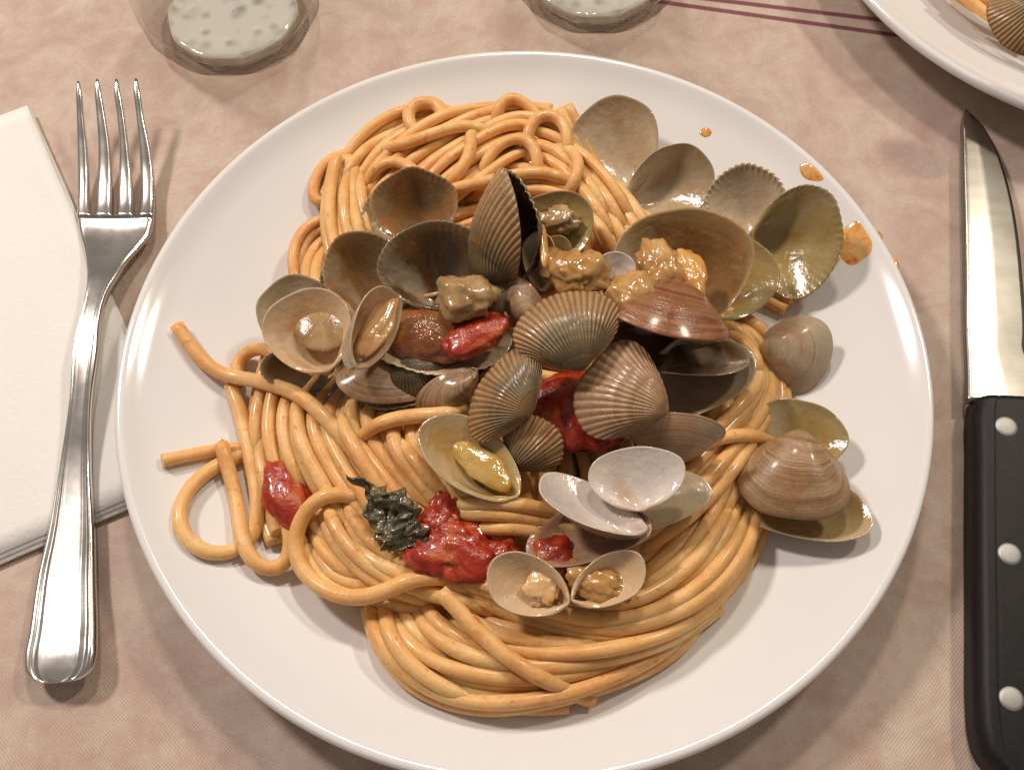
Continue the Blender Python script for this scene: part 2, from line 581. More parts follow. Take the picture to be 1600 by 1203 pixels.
# ------------------------------------------------------------------ glasses
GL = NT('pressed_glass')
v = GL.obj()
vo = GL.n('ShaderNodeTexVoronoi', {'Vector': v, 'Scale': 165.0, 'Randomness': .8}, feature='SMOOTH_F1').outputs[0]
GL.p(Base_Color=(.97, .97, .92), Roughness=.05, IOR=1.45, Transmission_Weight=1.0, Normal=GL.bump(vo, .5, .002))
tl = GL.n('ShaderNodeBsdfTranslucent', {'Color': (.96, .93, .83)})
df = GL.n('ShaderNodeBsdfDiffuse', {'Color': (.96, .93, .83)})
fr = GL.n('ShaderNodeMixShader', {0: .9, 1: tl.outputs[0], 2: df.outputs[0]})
mx = GL.n('ShaderNodeMixShader', {0: GL.range(vo, .08, .42, .16, .52), 1: GL.b.outputs[0], 2: fr.outputs[0]})  # milky white mixed into the base, standing for light focused by the glass
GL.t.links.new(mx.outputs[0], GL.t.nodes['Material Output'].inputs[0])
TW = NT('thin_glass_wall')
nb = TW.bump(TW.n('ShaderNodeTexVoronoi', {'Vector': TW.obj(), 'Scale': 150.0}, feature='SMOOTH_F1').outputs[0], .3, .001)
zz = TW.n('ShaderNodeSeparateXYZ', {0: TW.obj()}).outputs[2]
tr = TW.n('ShaderNodeBsdfTransparent', {'Color': TW.mix(TW.range(zz, .008, .022), (.80, .785, .765), (.975, .975, .965))})      # tinted darker low down, around the heel
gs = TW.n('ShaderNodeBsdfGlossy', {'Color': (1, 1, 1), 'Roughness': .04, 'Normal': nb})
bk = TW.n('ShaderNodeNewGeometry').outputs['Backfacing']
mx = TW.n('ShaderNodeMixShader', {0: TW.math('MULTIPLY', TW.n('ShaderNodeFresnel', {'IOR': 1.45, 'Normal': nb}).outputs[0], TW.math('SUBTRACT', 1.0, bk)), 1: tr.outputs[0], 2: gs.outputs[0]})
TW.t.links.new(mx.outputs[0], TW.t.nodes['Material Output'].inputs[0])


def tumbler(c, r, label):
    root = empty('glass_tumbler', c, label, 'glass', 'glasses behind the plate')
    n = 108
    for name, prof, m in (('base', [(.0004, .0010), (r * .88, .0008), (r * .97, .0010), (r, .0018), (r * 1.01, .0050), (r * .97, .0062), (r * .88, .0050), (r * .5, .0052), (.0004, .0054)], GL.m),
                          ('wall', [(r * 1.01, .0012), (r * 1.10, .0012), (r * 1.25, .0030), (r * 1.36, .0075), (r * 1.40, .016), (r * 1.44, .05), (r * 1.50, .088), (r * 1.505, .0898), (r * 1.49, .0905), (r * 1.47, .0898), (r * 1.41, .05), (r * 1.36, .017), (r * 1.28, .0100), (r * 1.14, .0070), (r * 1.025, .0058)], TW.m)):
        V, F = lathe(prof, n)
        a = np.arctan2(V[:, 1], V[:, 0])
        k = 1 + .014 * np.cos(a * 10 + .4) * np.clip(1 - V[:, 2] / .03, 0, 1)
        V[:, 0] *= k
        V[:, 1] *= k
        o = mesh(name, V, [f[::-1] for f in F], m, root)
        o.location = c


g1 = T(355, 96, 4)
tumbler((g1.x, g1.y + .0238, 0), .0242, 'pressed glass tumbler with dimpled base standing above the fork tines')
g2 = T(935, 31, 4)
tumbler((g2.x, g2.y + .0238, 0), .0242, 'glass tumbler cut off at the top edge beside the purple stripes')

# ------------------------------------------------------------------ shells
COCKLE_OUT = mat_outer('ribbed_cockle_outside', [(.105, .072, .032), (.20, .145, .065), (.30, .215, .095)], 9, (.065, .045, .028), 44, .36, .5, (.56, .30, .11))
COCKLE_DARK = mat_outer('dark_cockle_outside', [(.06, .043, .02), (.13, .095, .044), (.21, .155, .072)], 9, (.032, .026, .018), 44, .36, .5, (.23, .18, .11))
COCKLE_TAN = mat_outer('tan_cockle_outside', [(.26, .12, .05), (.44, .265, .125), (.54, .36, .20)], 8, (.17, .08, .04), 36, .34, .4, (.45, .29, .17))
CLAM_OUT = mat_outer('banded_clam_outside', [(.16, .075, .035), (.31, .18, .085), (.43, .29, .16)], 17, None, 0, .26, .28)
CLAM_PALE = mat_outer('grey_beige_clam_outside', [(.31, .215, .13), (.45, .34, .215), (.52, .415, .28)], 13, None, 0, .45, .5)
CLAM_TAN = mat_outer('tan_clam_outside', [(.27, .15, .085), (.42, .27, .165), (.50, .36, .24)], 15, None, 0, .3, .25)
CLAM_RED = mat_outer('sauce_stained_clam_outside', [(.13, .035, .014), (.25, .085, .03), (.36, .17, .065)], 15, None, 0, .2, .3)
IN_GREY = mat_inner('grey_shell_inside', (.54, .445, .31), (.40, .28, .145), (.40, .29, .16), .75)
IN_OLIVE = mat_inner('olive_shell_inside', (.42, .325, .13), (.32, .20, .05), (.33, .235, .11), .85)
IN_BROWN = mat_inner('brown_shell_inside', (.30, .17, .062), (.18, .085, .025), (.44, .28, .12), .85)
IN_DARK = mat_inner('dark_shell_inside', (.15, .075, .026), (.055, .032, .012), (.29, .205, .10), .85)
IN_CREAM = mat_inner('cream_shell_inside', (.64, .47, .29), (.62, .31, .11), (.62, .46, .28), .65)
IN_WHITE = mat_inner('white_shell_inside', (.70, .64, .57), (.55, .42, .36), (.66, .58, .48), .45, .16)
IN_YELLOW = mat_inner('oily_yellow_shell_inside', (.46, .35, .16), (.46, .24, .05), (.44, .34, .2), .75, .16)
IN_PINK = mat_inner('pinkish_shell_inside', (.42, .25, .16), (.28, .13, .075), (.46, .33, .24), .8)
MEAT = mat_wet('cooked_clam_flesh', (.34, .15, .035), (.50, .265, .075), (.60, .38, .15), 110, .2, .55, .22)
MEAT_ORANGE = mat_wet('orange_clam_flesh', (.62, .25, .04), (.70, .34, .08), (.70, .45, .18), 90)
MEAT_PALE = mat_wet('pale_clam_flesh', (.28, .15, .055), (.42, .265, .115), (.52, .37, .19), 130, .2, .55, .22)
MEAT_CREAM = mat_wet('cream_orange_flesh', (.62, .27, .06), (.70, .42, .18), (.70, .52, .32), 80, .2)
MEAT_YELLOW = mat_wet('yellow_oily_flesh', (.42, .22, .035), (.54, .34, .08), (.60, .44, .18), 90, .1)
TOMATO = mat_wet('crushed_tomato', (.25, .013, .006), (.40, .032, .010), (.52, .13, .03), 150, .3, .45, .4, .45)
SAUCE = mat_wet('oily_tomato_sauce', (.11, .025, .008), (.24, .075, .02), (.36, .15, .04), 130, .14, .2, .4)
HERB = mat_wet('wilted_dark_leaf', (.028, .026, .010), (.075, .062, .026), (.20, .14, .05), 170, .3, .1, .5, .5)

CP, FP = Vector(CAM), None
SHELLS = []


def valve(name, H, V, wr, kind, outer, inner, out=False, roll=0, k=None, skew=0.0, parent=None, th=.85, up=0, tri=None, ribs=None, relief=1.0):
    """one shell half. H, V: hinge and far margin (u, v, mm above the plate); wr: width / length; roll: degrees about the hinge-margin axis"""
    h, vv = P(H[0], H[1], H[2] + up), P(V[0], V[1], V[2] + up)
    y = vv - h
    L = y.length
    y.normalize()
    c = (CP - (h + vv) / 2).normalized()
    z = (c - y * c.dot(y)).normalized()
    if not out:
        z = -z
    z = Matrix.Rotation(math.radians(roll), 3, y) @ z
    x = y.cross(z)
    M = Matrix.Identity(4)
    for i in range(3):
        M[i][0], M[i][1], M[i][2], M[i][3] = x[i], y[i], z[i], h[i]
    cock = kind == 'cockle'
    k = k or (.92 if cock else 1.2)
    nt, nf = (288, 20) if cock else (72, 26)
    ribs = ribs or (44 if outer is not COCKLE_TAN else 36)
    t = np.linspace(0, 2 * np.pi, nt, endpoint=False)
    Wd = wr * L
    sq = tri or (.10 if cock else .17)
    cx = Wd / 2 * np.sin(t) * (1 - sq * np.cos(t)) * (1 - (.10 * np.cos(2 * t) if cock else 0)) + skew * Wd * (1 - np.cos(t)) / 2 * np.cos(t / 2) ** 2
    cyy = L * (.51 * (1 - np.cos(t)) - .02)
    ph = np.linspace(0, 1, nf) ** 1.6 * math.log(1 / .055) / k
    s = np.exp(-k * ph)
    sd = (h.x * 1e3 + h.y * 700) % 50
    lump = np.array([[1 + .045 * noise.noise(Vector((math.cos(a) * 1.3 + sd, math.sin(a) * 1.3, f * 1.2))) for a in t] for f in ph])
    X = s[:, None] * cx[None] * lump
    Y = (s * np.cos(ph))[:, None] * cyy[None] * lump
    Z = (s * np.sin(ph))[:, None] * cyy[None] * lump
    G = np.stack([X, Y, Z], 2)
    du = np.roll(G, -1, 1) - np.roll(G, 1, 1)
    dv = np.gradient(G, axis=0)
    N = np.cross(du, dv)
    N /= np.linalg.norm(N, axis=2)[:, :, None] + 1e-12
    if (N[:nf // 2, nt // 2, 2]).mean() < 0:
        N = -N
    rib = np.zeros((nf, nt))
    if cock:
        rib = relief * .0085 * L * (s[:, None] ** .9) * (np.abs(np.cos(ribs * t / 2))[None] ** .8 - .5) * np.clip(np.sin(t / 2), 0, 1)[None] ** .6 * 1.5
        rib += .002 * L * np.sin(s * 48)[:, None] * (np.abs(np.cos(ribs * t / 2))[None] ** 3)
    else:
        rib = L * (.00025 * np.sin(s * 46 + 3 * np.sin(s * 9 + sd)) + .004 * np.array([noise.noise(Vector((q * 9, sd, 0))) for q in s]))[:, None] * np.ones(nt)
    Go = G + N * rib[:, :, None]
    if cock:                                            # toothed margin
        Go[0] += np.stack([cx * 0, cyy * 0 + 1, 0 * t], 1) * 0 + N[0] * rib[0][:, None] * .6
    thick = th * 1e-3 * np.clip(.35 + .65 * (1 - s) / .22, .35, 1) * np.clip(s * 2.2, .25, 1)
    Gi = G - N * (thick[:, None, None] + (np.abs(rib) * 0)[:, :, None])
    if cock:
        Gi[:2] += N[:2] * rib[:2, :, None] * np.array([.8, .5])[:, None, None]
    Vs = np.vstack([Go.reshape(-1, 3), Gi.reshape(-1, 3)])
    o = nf * nt
    F = grid_faces(nf, nt, True) + grid_faces(nf, nt, True, off=o, flip=True)
    mi = [0] * ((nf - 1) * nt) + [1] * ((nf - 1) * nt)
    for j in range(nt):
        F.append((j, o + j, o + (j + 1) % nt, (j + 1) % nt))
        mi.append(1)
    for off, m in ((0, 0), (o, 1)):
        F.append(tuple(off + (nf - 1) * nt + j for j in range(nt)))
        mi.append(m)
    me_attr = {'grow': np.tile(np.repeat(s, nt), 2), 'ang': np.tile(t / (2 * np.pi), 2 * nf)}
    ob = mesh(name, Vs, F, [outer, inner], parent, mi, me_attr, world=M)
    SHELLS.append((ob, M))
    return ob


def shell(label, H, V, wr, kind, outer, inner, **kw):
    o = valve(kind + '_shell', H, V, wr, kind, outer, inner, **kw)
    return tag(o, label, 'shell', 'shells on the plate of spaghetti')


def bivalve(label, kind, root, *valves):
    e = empty(kind, P(*root), label, kind, 'whole shells on the plate of spaghetti')
    for a, kw in valves:
        valve('valve', *a[:3], kind, *a[3:], parent=e, **kw)
    return e


def v_(*a, **kw):
    return a, kw


def blob(name, uvh, rad, m, ang=0.0, seed=0, amp=.35, freq=1.6, folds=.12, parent=None, sub=4, tilt=0, keep=False):
    """an uneven lump of soft food: a ball pushed out of shape by several scales of noise"""
    bm = bmesh.new()
    bmesh.ops.create_icosphere(bm, subdivisions=sub, radius=1)
    for v in bm.verts:
        d = v.co.normalized()
        q = d * freq + Vector((seed * 3.1, seed * 1.7, seed))
        w = 1 + amp * noise.noise(q * .8) + amp * .35 * noise.noise(q * 1.5) + folds * (abs(noise.noise(q * 1.7 + Vector((5, 0, 0)))) * 1.6 - .6) + .012 * noise.noise(q * 6)
        v.co = Vector((d.x * rad[0], d.y * rad[1], d.z * rad[2])) * w * 1e-3
    me = bpy.data.meshes.new(name)
    bm.to_mesh(me)
    bm.free()
    me.materials.append(m)
    me.polygons.foreach_set('use_smooth', np.ones(len(me.polygons), bool))
    o = bpy.data.objects.new(name, me)
    COL.objects.link(o)
    o.matrix_world = Matrix.Translation(P(*uvh)) @ Matrix.Rotation(math.radians(-ang), 4, 'Z') @ Matrix.Rotation(math.radians(tilt), 4, 'X')
    if parent is not None:
        o.parent = parent
        o.matrix_parent_inverse = Matrix.Translation(parent.location).inverted()
    elif 10 < uvh[2] < 23:
        SHELLS.append((o, o.matrix_world.copy()))
    return o


# right-hand group lying on the edge of the plate
bivalve('grey clam lying wide open at the top right, next to the strands', 'clam', (986, 290, 7),
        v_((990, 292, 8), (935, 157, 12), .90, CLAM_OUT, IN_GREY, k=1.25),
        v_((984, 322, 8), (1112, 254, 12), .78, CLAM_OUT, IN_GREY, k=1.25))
bivalve('open cockle with a scalloped pale half and a red spotted olive half', 'cockle', (1172, 366, 9),
        v_((1168, 368, 9), (1160, 256, 15), .98, COCKLE_OUT, IN_GREY, ribs=36, relief=2.6),
        v_((1178, 368, 13), (1316, 388, 13), 1.20, COCKLE_OUT, IN_OLIVE, k=1.05))
e = bivalve('big brown open clam holding orange flesh, upper right of the pile', 'clam', (1085, 500, 20),
            v_((1066, 512, 24), (1064, 324, 37), 1.13, CLAM_OUT, IN_BROWN, k=1.2, roll=-4),
            v_((1112, 494, 14), (1172, 372, 20), 1.0, CLAM_OUT, IN_OLIVE, k=1.25))
blob('flesh', (1078, 430, 36), (4.6, 9.0, 3.6), MEAT_ORANGE, -14, 3, .2, 1.2, .12, e)
blob('flesh', (1035, 422, 37), (6.5, 9.5, 4), MEAT, -20, 4, .3, 1.7, .22, e)
blob('flesh', (990, 458, 40), (7.5, 6.5, 4), MEAT, 10, 5, .3, 1.7, .2, e)

# upper left of the pile
bivalve('dull brown cockle standing against the strands at the upper left', 'cockle', (645, 375, 18),
        v_((652, 384, 20), (645, 262, 33), 1.03, COCKLE_DARK, IN_BROWN, k=1.1),
        v_((632, 392, 14), (598, 288, 19), .80, COCKLE_OUT, IN_BROWN, k=1.1, roll=-8))
e = bivalve('large gaping cockle with a dark hollow half and lumpy flesh', 'cockle', (690, 470, 25),
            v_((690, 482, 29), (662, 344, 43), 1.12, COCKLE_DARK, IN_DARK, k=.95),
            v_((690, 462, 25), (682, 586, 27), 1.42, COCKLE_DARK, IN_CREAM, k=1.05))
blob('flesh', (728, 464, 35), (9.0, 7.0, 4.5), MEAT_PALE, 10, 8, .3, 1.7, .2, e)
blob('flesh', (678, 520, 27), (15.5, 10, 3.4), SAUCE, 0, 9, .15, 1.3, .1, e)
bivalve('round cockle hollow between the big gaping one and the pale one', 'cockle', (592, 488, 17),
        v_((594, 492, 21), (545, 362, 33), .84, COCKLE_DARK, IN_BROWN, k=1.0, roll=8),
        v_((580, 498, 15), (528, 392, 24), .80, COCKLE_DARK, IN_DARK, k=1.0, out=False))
e = bivalve('round beige clam with dull flesh, farthest left of the pile', 'clam', (510, 560, 18),
            v_((512, 578, 25), (455, 455, 32), .98, CLAM_PALE, IN_CREAM, k=1.15),
            v_((480, 560, 14), (452, 432, 22), .92, CLAM_PALE, IN_GREY, k=1.2))
blob('flesh', (504, 505, 24.6), (9.2, 9.8, 2.2), MEAT_PALE, 0, 12, .15, 1.1, .06, e)
shell('dark ribbed cockle half beneath the round beige clam', (505, 540, 15), (492, 622, 14), 1.85, 'cockle', COCKLE_DARK, IN_DARK, k=1.0)
e = bivalve('small narrow clam half smeared with orange, left of the red tomato', 'clam', (585, 515, 33),
            v_((556, 572, 37), (616, 452, 38), .62, CLAM_PALE, IN_CREAM, roll=38, k=1.1))
blob('flesh', (589, 514, 35.6), (3.9, 10.5, 1.8), MEAT_CREAM, 24, 61, .25, 1.4, .1, e)
shell('dark ribbed cockle back lying below the sauce filled half', (640, 560, 20), (668, 650, 7), 1.75, 'cockle', COCKLE_DARK, IN_DARK, out=True, k=1.0, up=5)
shell('brown clam half seen on edge beside the dark ribbed back', (742, 580, 22), (655, 652, 12), .60, 'clam', CLAM_OUT, IN_CREAM, out=True, roll=-25, up=5)

shell('dark cockle half lying open under the sauce filled one', (660, 545, 18), (690, 622, 22), 2.0, 'cockle', COCKLE_DARK, IN_GREY, k=1.0)
shell('small dark clam half tucked between the upright cockle and flesh', (760, 505, 26), (768, 430, 32), .9, 'clam', COCKLE_DARK, IN_BROWN, roll=-20, out=True)
shell('small brown clam half below the sauce filled cockle, half hidden', (600, 560, 20), (590, 630, 24), 1.5, 'clam', CLAM_OUT, IN_DARK, out=True)
# the upright cockle and the shells behind the middle
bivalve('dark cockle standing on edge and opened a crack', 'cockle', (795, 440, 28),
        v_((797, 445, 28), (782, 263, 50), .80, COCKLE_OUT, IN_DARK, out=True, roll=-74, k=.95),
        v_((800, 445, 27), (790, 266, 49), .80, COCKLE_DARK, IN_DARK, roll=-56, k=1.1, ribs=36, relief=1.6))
e = bivalve('pale clam with curled flesh behind the small orange one', 'clam', (868, 410, 22),
            v_((866, 412, 22), (872, 297, 32), 1.0, CLAM_PALE, IN_OLIVE, k=1.2))
blob('flesh', (872, 345, 27), (7.0, 4.5, 4), MEAT_PALE, 0, 21, .45, 2, .25, e)
e = bivalve('little clam opened like a heart with an orange strip', 'clam', (850, 450, 30),
            v_((848, 452, 33), (838, 362, 40), .62, CLAM_PALE, IN_CREAM, roll=-20),
            v_((862, 446, 33), (872, 366, 39), .70, CLAM_PALE, IN_OLIVE, roll=14))
blob('flesh', (862, 412, 38), (4.0, 5.5, 2.6), MEAT, 0, 22, .25, 1.5, .1, e)
blob('flesh', (849, 385, 42), (1.3, 7.5, 1.5), MEAT_ORANGE, -2, 23, .15, 1.5, .05, e)
shell('thin white edged shell wedged behind the middle striped cockle', (850, 505, 30), (788, 446, 30), .75, 'clam', CLAM_OUT, IN_GREY, roll=-30, out=True)
tag(blob('clam_flesh', (908, 425, 41), (8.0, 7.4, 5), MEAT, 15, 31, .35, 1.6, .25), 'ridged tan lump of clam flesh behind the middle striped cockle', 'clam flesh')
shell('clean white shell behind the tan lump of flesh', (958, 455, 36), (966, 394, 41), 1.0, 'clam', CLAM_PALE, IN_WHITE)

# front of the pile
shell('cockle with tan top and grey ribs, topmost in the middle', (905, 572, 38), (868, 457, 45), 1.28, 'cockle', COCKLE_OUT, IN_BROWN, out=True, k=.95, roll=6)
shell('grey ribbed cockle leaning left of the middle, tan edged', (830, 640, 34), (752, 592, 33), 1.62, 'cockle', COCKLE_OUT, IN_BROWN, out=True, roll=0, k=1.0)
shell('cockle below the grey ribbed one with its toothed margin showing', (800, 722, 20), (866, 664, 30), 1.0, 'cockle', COCKLE_OUT, IN_DARK, out=True, roll=10, ribs=32, relief=2.6)
bivalve('reddish brown clam gaping darkly at the right of the pile', 'clam', (1050, 475, 26),
        v_((1052, 462, 27), (1036, 522, 45), 1.16, CLAM_RED, IN_DARK, out=True, k=1.15),
        v_((1052, 500, 23), (1040, 584, 33), 1.75, CLAM_RED, IN_DARK, k=1.2))
shell('brown clam half with a pale inner end under the gaping one', (1060, 535, 22), (1108, 645, 23), 1.45, 'clam', CLAM_OUT, IN_GREY, k=1.25)
shell('tan conical ribbed cockle pointing right in the centre', (1040, 642, 34), (908, 588, 33), 1.0, 'cockle', COCKLE_TAN, IN_BROWN, out=True, k=1.3, roll=10, tri=.38, relief=.6)
shell('dark cockle half holding tomato in the centre of the pile', (925, 640, 18), (938, 702, 20), 2.1, 'cockle', COCKLE_DARK, IN_DARK, k=1.0)
shell('leaf shaped brown clam back at the lower right of the pile', (1055, 714, 18), (1056, 644, 36), 1.36, 'clam', CLAM_TAN, IN_BROWN, out=True, k=1.25)
e = bivalve('long clam half filled with yellow oil, left of the dark gap', 'clam', (740, 720, 24),
            v_((806, 774, 27), (668, 656, 31), .62, CLAM_OUT, IN_YELLOW, roll=22, k=1.35))
blob('flesh', (755, 728, 24.5), (10.5, 4.6, 2.2), MEAT_YELLOW, 40, 62, .22, 1.3, .08, e)
e = bivalve('bright white clam opened flat over a purplish second half', 'clam', (985, 770, 20),
            v_((1000, 796, 27), (990, 698, 31), 1.52, CLAM_OUT, IN_WHITE, k=1.3, up=4),
            v_((985, 738, 17), (1010, 832, 20), 2.1, CLAM_OUT, IN_GREY, k=1.2, up=4))
shell('pointed white clam half tipped on edge under the white open one', (1006, 828, 26), (843, 750, 28), .66, 'clam', CLAM_OUT, IN_WHITE, roll=58, k=1.7, up=5)
shell('brownish pink clam half lying under the pointed white one', (908, 790, 14), (928, 878, 19), 1.85, 'clam', CLAM_TAN, IN_PINK, k=1.35, up=9)
e = bivalve('small opened clam with two rounded halves near the bottom strands', 'clam', (890, 935, 14),
            v_((886, 940, 16), (764, 890, 19), .72, CLAM_PALE, IN_CREAM, k=1.25, up=10),
            v_((896, 936, 16), (1006, 878, 20), .62, CLAM_PALE, IN_CREAM, k=1.25, up=10))
blob('flesh', (935, 910, 25.5), (8.0, 5.2, 2.0), MEAT, 20, 41, .4, 1.8, .2, e)
blob('flesh', (848, 918, 25), (5.0, 5.0, 1.8), MEAT_CREAM, 20, 42, .3, 1.8, .2, e)

# loose shells on the right of the plate
shell('rounded grey beige clam back lying on the bare plate at right', (1188, 543, 10), (1300, 560, 4), 1.06, 'clam', CLAM_PALE, IN_GREY, out=True, k=1.3)
shell('thin yellowish clam half propped behind the banded brown clam', (1232, 726, 9), (1272, 630, 13), 1.30, 'clam', CLAM_PALE, IN_OLIVE, k=1.35)
e = bivalve('banded brown clam sitting ajar on the plate at lower right', 'clam', (1245, 700, 10),
            v_((1250, 686, 14), (1228, 810, 15), 1.18, CLAM_OUT, IN_BROWN, out=True, k=1.05),
            v_((1262, 738, 7), (1246, 842, 8), 1.72, CLAM_OUT, IN_YELLOW, k=1.2))
blob('flesh', (1248, 705, 14), (8.0, 3.5, 4), MEAT, 0, 44, .35, 1.8, .2, e)

# tomato, herb
tag(blob('tomato_piece', (706, 858, 21), (13, 9.5, 3.8), TOMATO, 15, 51, .45, 2.0, .25), 'largest crushed red tomato piece, beside the dark leaf', 'tomato', 'tomato pieces')
tag(blob('tomato_piece', (772, 878, 20.5), (8, 5.5, 3), TOMATO, -10, 56, .4, 2.0, .25), 'flat tomato scrap left of the small opened clam', 'tomato', 'tomato pieces')
tag(blob('tomato_piece', (690, 808, 22), (5, 7, 2.6), TOMATO, 20, 57, .4, 2.0, .25), 'pointed tomato scrap above the largest tomato piece', 'tomato', 'tomato pieces')
tag(blob('tomato_piece', (868, 876, 22), (7, 6.5, 4), TOMATO, 0, 52, .35, 1.8, .12), 'small tomato bit between the small opened clam and brownish pink half', 'tomato', 'tomato pieces')
tag(blob('tomato_piece', (447, 772, 9.8), (6.5, 12, 4.5), TOMATO, -25, 53, .3, 1.6, .12), 'dark red tomato piece showing behind strands at left', 'tomato', 'tomato pieces')
tag(blob('tomato_piece', (742, 526, 31), (10.5, 5.5, 2.4), TOMATO, -28, 54, .25, 1.4, .1), 'glossy red tomato strip in the sauce filled cockle half', 'tomato', 'tomato pieces')
tag(blob('tomato_piece', (900, 640, 22), (14, 12, 5), TOMATO, 20, 55, .35, 1.7, .1), 'deep red tomato piece sunk in the centre of the pile', 'tomato', 'tomato pieces')


def leaf():
    N = 46
    c = [P(u, v, h) for u, v, h in ((556, 748, 24), (652, 782, 25), (668, 852, 22), (598, 862, 21))]
    V = []
    for s in (1, 0):
        for i in range(N):
            for j in range(N):
                u, v = i / (N - 1), j / (N - 1)
                p = c[0].lerp(c[1], u).lerp(c[3].lerp(c[2], u), v)
                q = Vector((u * 3, v * 3, 2.2))
                e = .0022 * noise.noise(q * 2.6 + Vector((0, 0, 9)))
                w = .0028 * noise.noise(q) + .0018 * abs(noise.noise(q * 2.1)) + .0007 * noise.noise(q * 5)
                curl = .005 * max(0, 1 - (u + v) * 3)
                V.append(p + Vector((e * 1.3, e, w + curl + (.0008 if s else 0))))
    F = grid_faces(N, N, flip=True) + grid_faces(N, N, off=N * N)
    B = [k for k in range(N)] + [k * N + N - 1 for k in range(1, N)] + [N * N - 1 - k for k in range(1, N)] + [(N - 1 - k) * N for k in range(1, N - 1)]
    for k in range(len(B)):
        x, y = B[k], B[(k + 1) % len(B)]
        F.append((x, y, y + N * N, x + N * N))
    o = mesh('herb_leaf', V, F, HERB)
    SHELLS.append((o, Matrix.Identity(4)))
    tag(o, 'crumpled dark wilted herb leaf on the strands beside the tomato', 'herb leaf')


leaf()

# sauce spots on the bare plate
OIL = NT('orange_tomato_oil')
nz = OIL.noise(260, 3, .6, vec=OIL.pos(), dist=.5)
OIL.p(Base_Color=OIL.ramp(nz, [(.35, (.80, .50, .20)), (.55, (.76, .38, .10)), (.72, (.60, .12, .02))]), Roughness=.06, Coat_Weight=1.0, Coat_Roughness=.02, Subsurface_Weight=.3, Subsurface_Radius=(1, .5, .2), Subsurface_Scale=.001)


def spot(u, v, a, b, ang, seed, label, hmm=.8):
    c = P(u, v, 0)
    nr, na = 9, 48
    ux, uy = P(u + 1, v, 0) - c, P(u, v - 1, 0) - c
    V = [(c.x, c.y, c.z + hmm * 1e-3)]
    for i in range(1, nr + 1):
        r = i / nr
        for j in range(na):
            t = 2 * math.pi * j / na
            w = 1 + .2 * noise.noise(Vector((math.cos(t) * 1.2, math.sin(t) * 1.2, seed)))
            x, y = a * r * w * math.cos(t), b * r * w * math.sin(t)
            ca, sa = math.cos(math.radians(ang)), math.sin(math.radians(ang))
            p = c + ux * (x * ca - y * sa) + uy * (x * sa + y * ca)
            z = float(plate_z(min(math.hypot(p.x, p.y), PR - .0034)))
            V.append((p.x, p.y, z - .0001 + hmm * 1e-3 * (1 - r ** 2.5) ** .6 * (1 + .25 * noise.noise(Vector((p.x * 250, p.y * 250, seed))))))
    F = [(0, 1 + j, 1 + (j + 1) % na) for j in range(na)] + grid_faces(nr, na, True, off=1)
    tag(mesh('sauce_spot', V, [f[::-1] if len(f) == 4 else f for f in F], OIL.m), label, 'sauce spot', 'sauce spots on the plate')


spot(1102, 207, 10, 8, 0, 1.3, 'small round oil drop alone near the top of the plate', .6)
spot(1272, 268, 25, 17, -20, 2.1, 'reddish sauce spot at the upper right rim', .6)
spot(1333, 382, 29, 35, 10, 3.9, 'widest orange oil pool beside the olive cockle half', .45)
spot(1373, 368, 6, 8, 20, 4.4, 'tiny oil speck above the other speck at the right rim', .5)
spot(1398, 410, 7, 12, 20, 5.2, 'thin oil streak on the right rim', .5)
spot(1296, 405, 20, 15, 30, 6.6, 'red sauce dab inside the olive cockle half', .5)
spot(1243, 497, 5, 11, 10, 7.1, 'faint oil smear between the olive cockle and the grey clam back', .12)
spot(346, 688, 8, 4, 10, 8.3, 'faint oil smear above the blunt strand end at far left', .12)
spot(360, 796, 4, 9, 10, 9.7, 'faint smear inside the spaghetti ring', .12)
spot(985, 1062, 7, 3, 20, 10.4, 'tiny oil fleck beyond the diagonal strand end', .2)
bpy.context.view_layer.update()

shell('greyish ribbed cockle back on the plate cut off by the corner', (1625, 10, 24), (1560, 66, 20), 1.2, 'cockle', COCKLE_OUT, IN_BROWN, out=True)

# ------------------------------------------------------------------ spaghetti
MC = at([(795, 640)], 0)[0][:2]
MXR = (at([(1215, 640)], 0)[0][0] - at([(395, 640)], 0)[0][0]) / 2
MYR = (at([(790, 165)], 0)[0][1] - at([(790, 1105)], 0)[0][1]) / 2
MC = np.array([(at([(1215, 640)], 0)[0][0] + at([(395, 640)], 0)[0][0]) / 2, (at([(790, 165)], 0)[0][1] + at([(790, 1105)], 0)[0][1]) / 2])
HM = .0185


def dome(xy):
    q = ((xy[:, 0] - MC[0]) / MXR) ** 2 + ((xy[:, 1] - MC[1]) / MYR) ** 2
    return HM * np.clip(1 - q, 0, 1) ** .62


SR = .00204                                             # strand radius
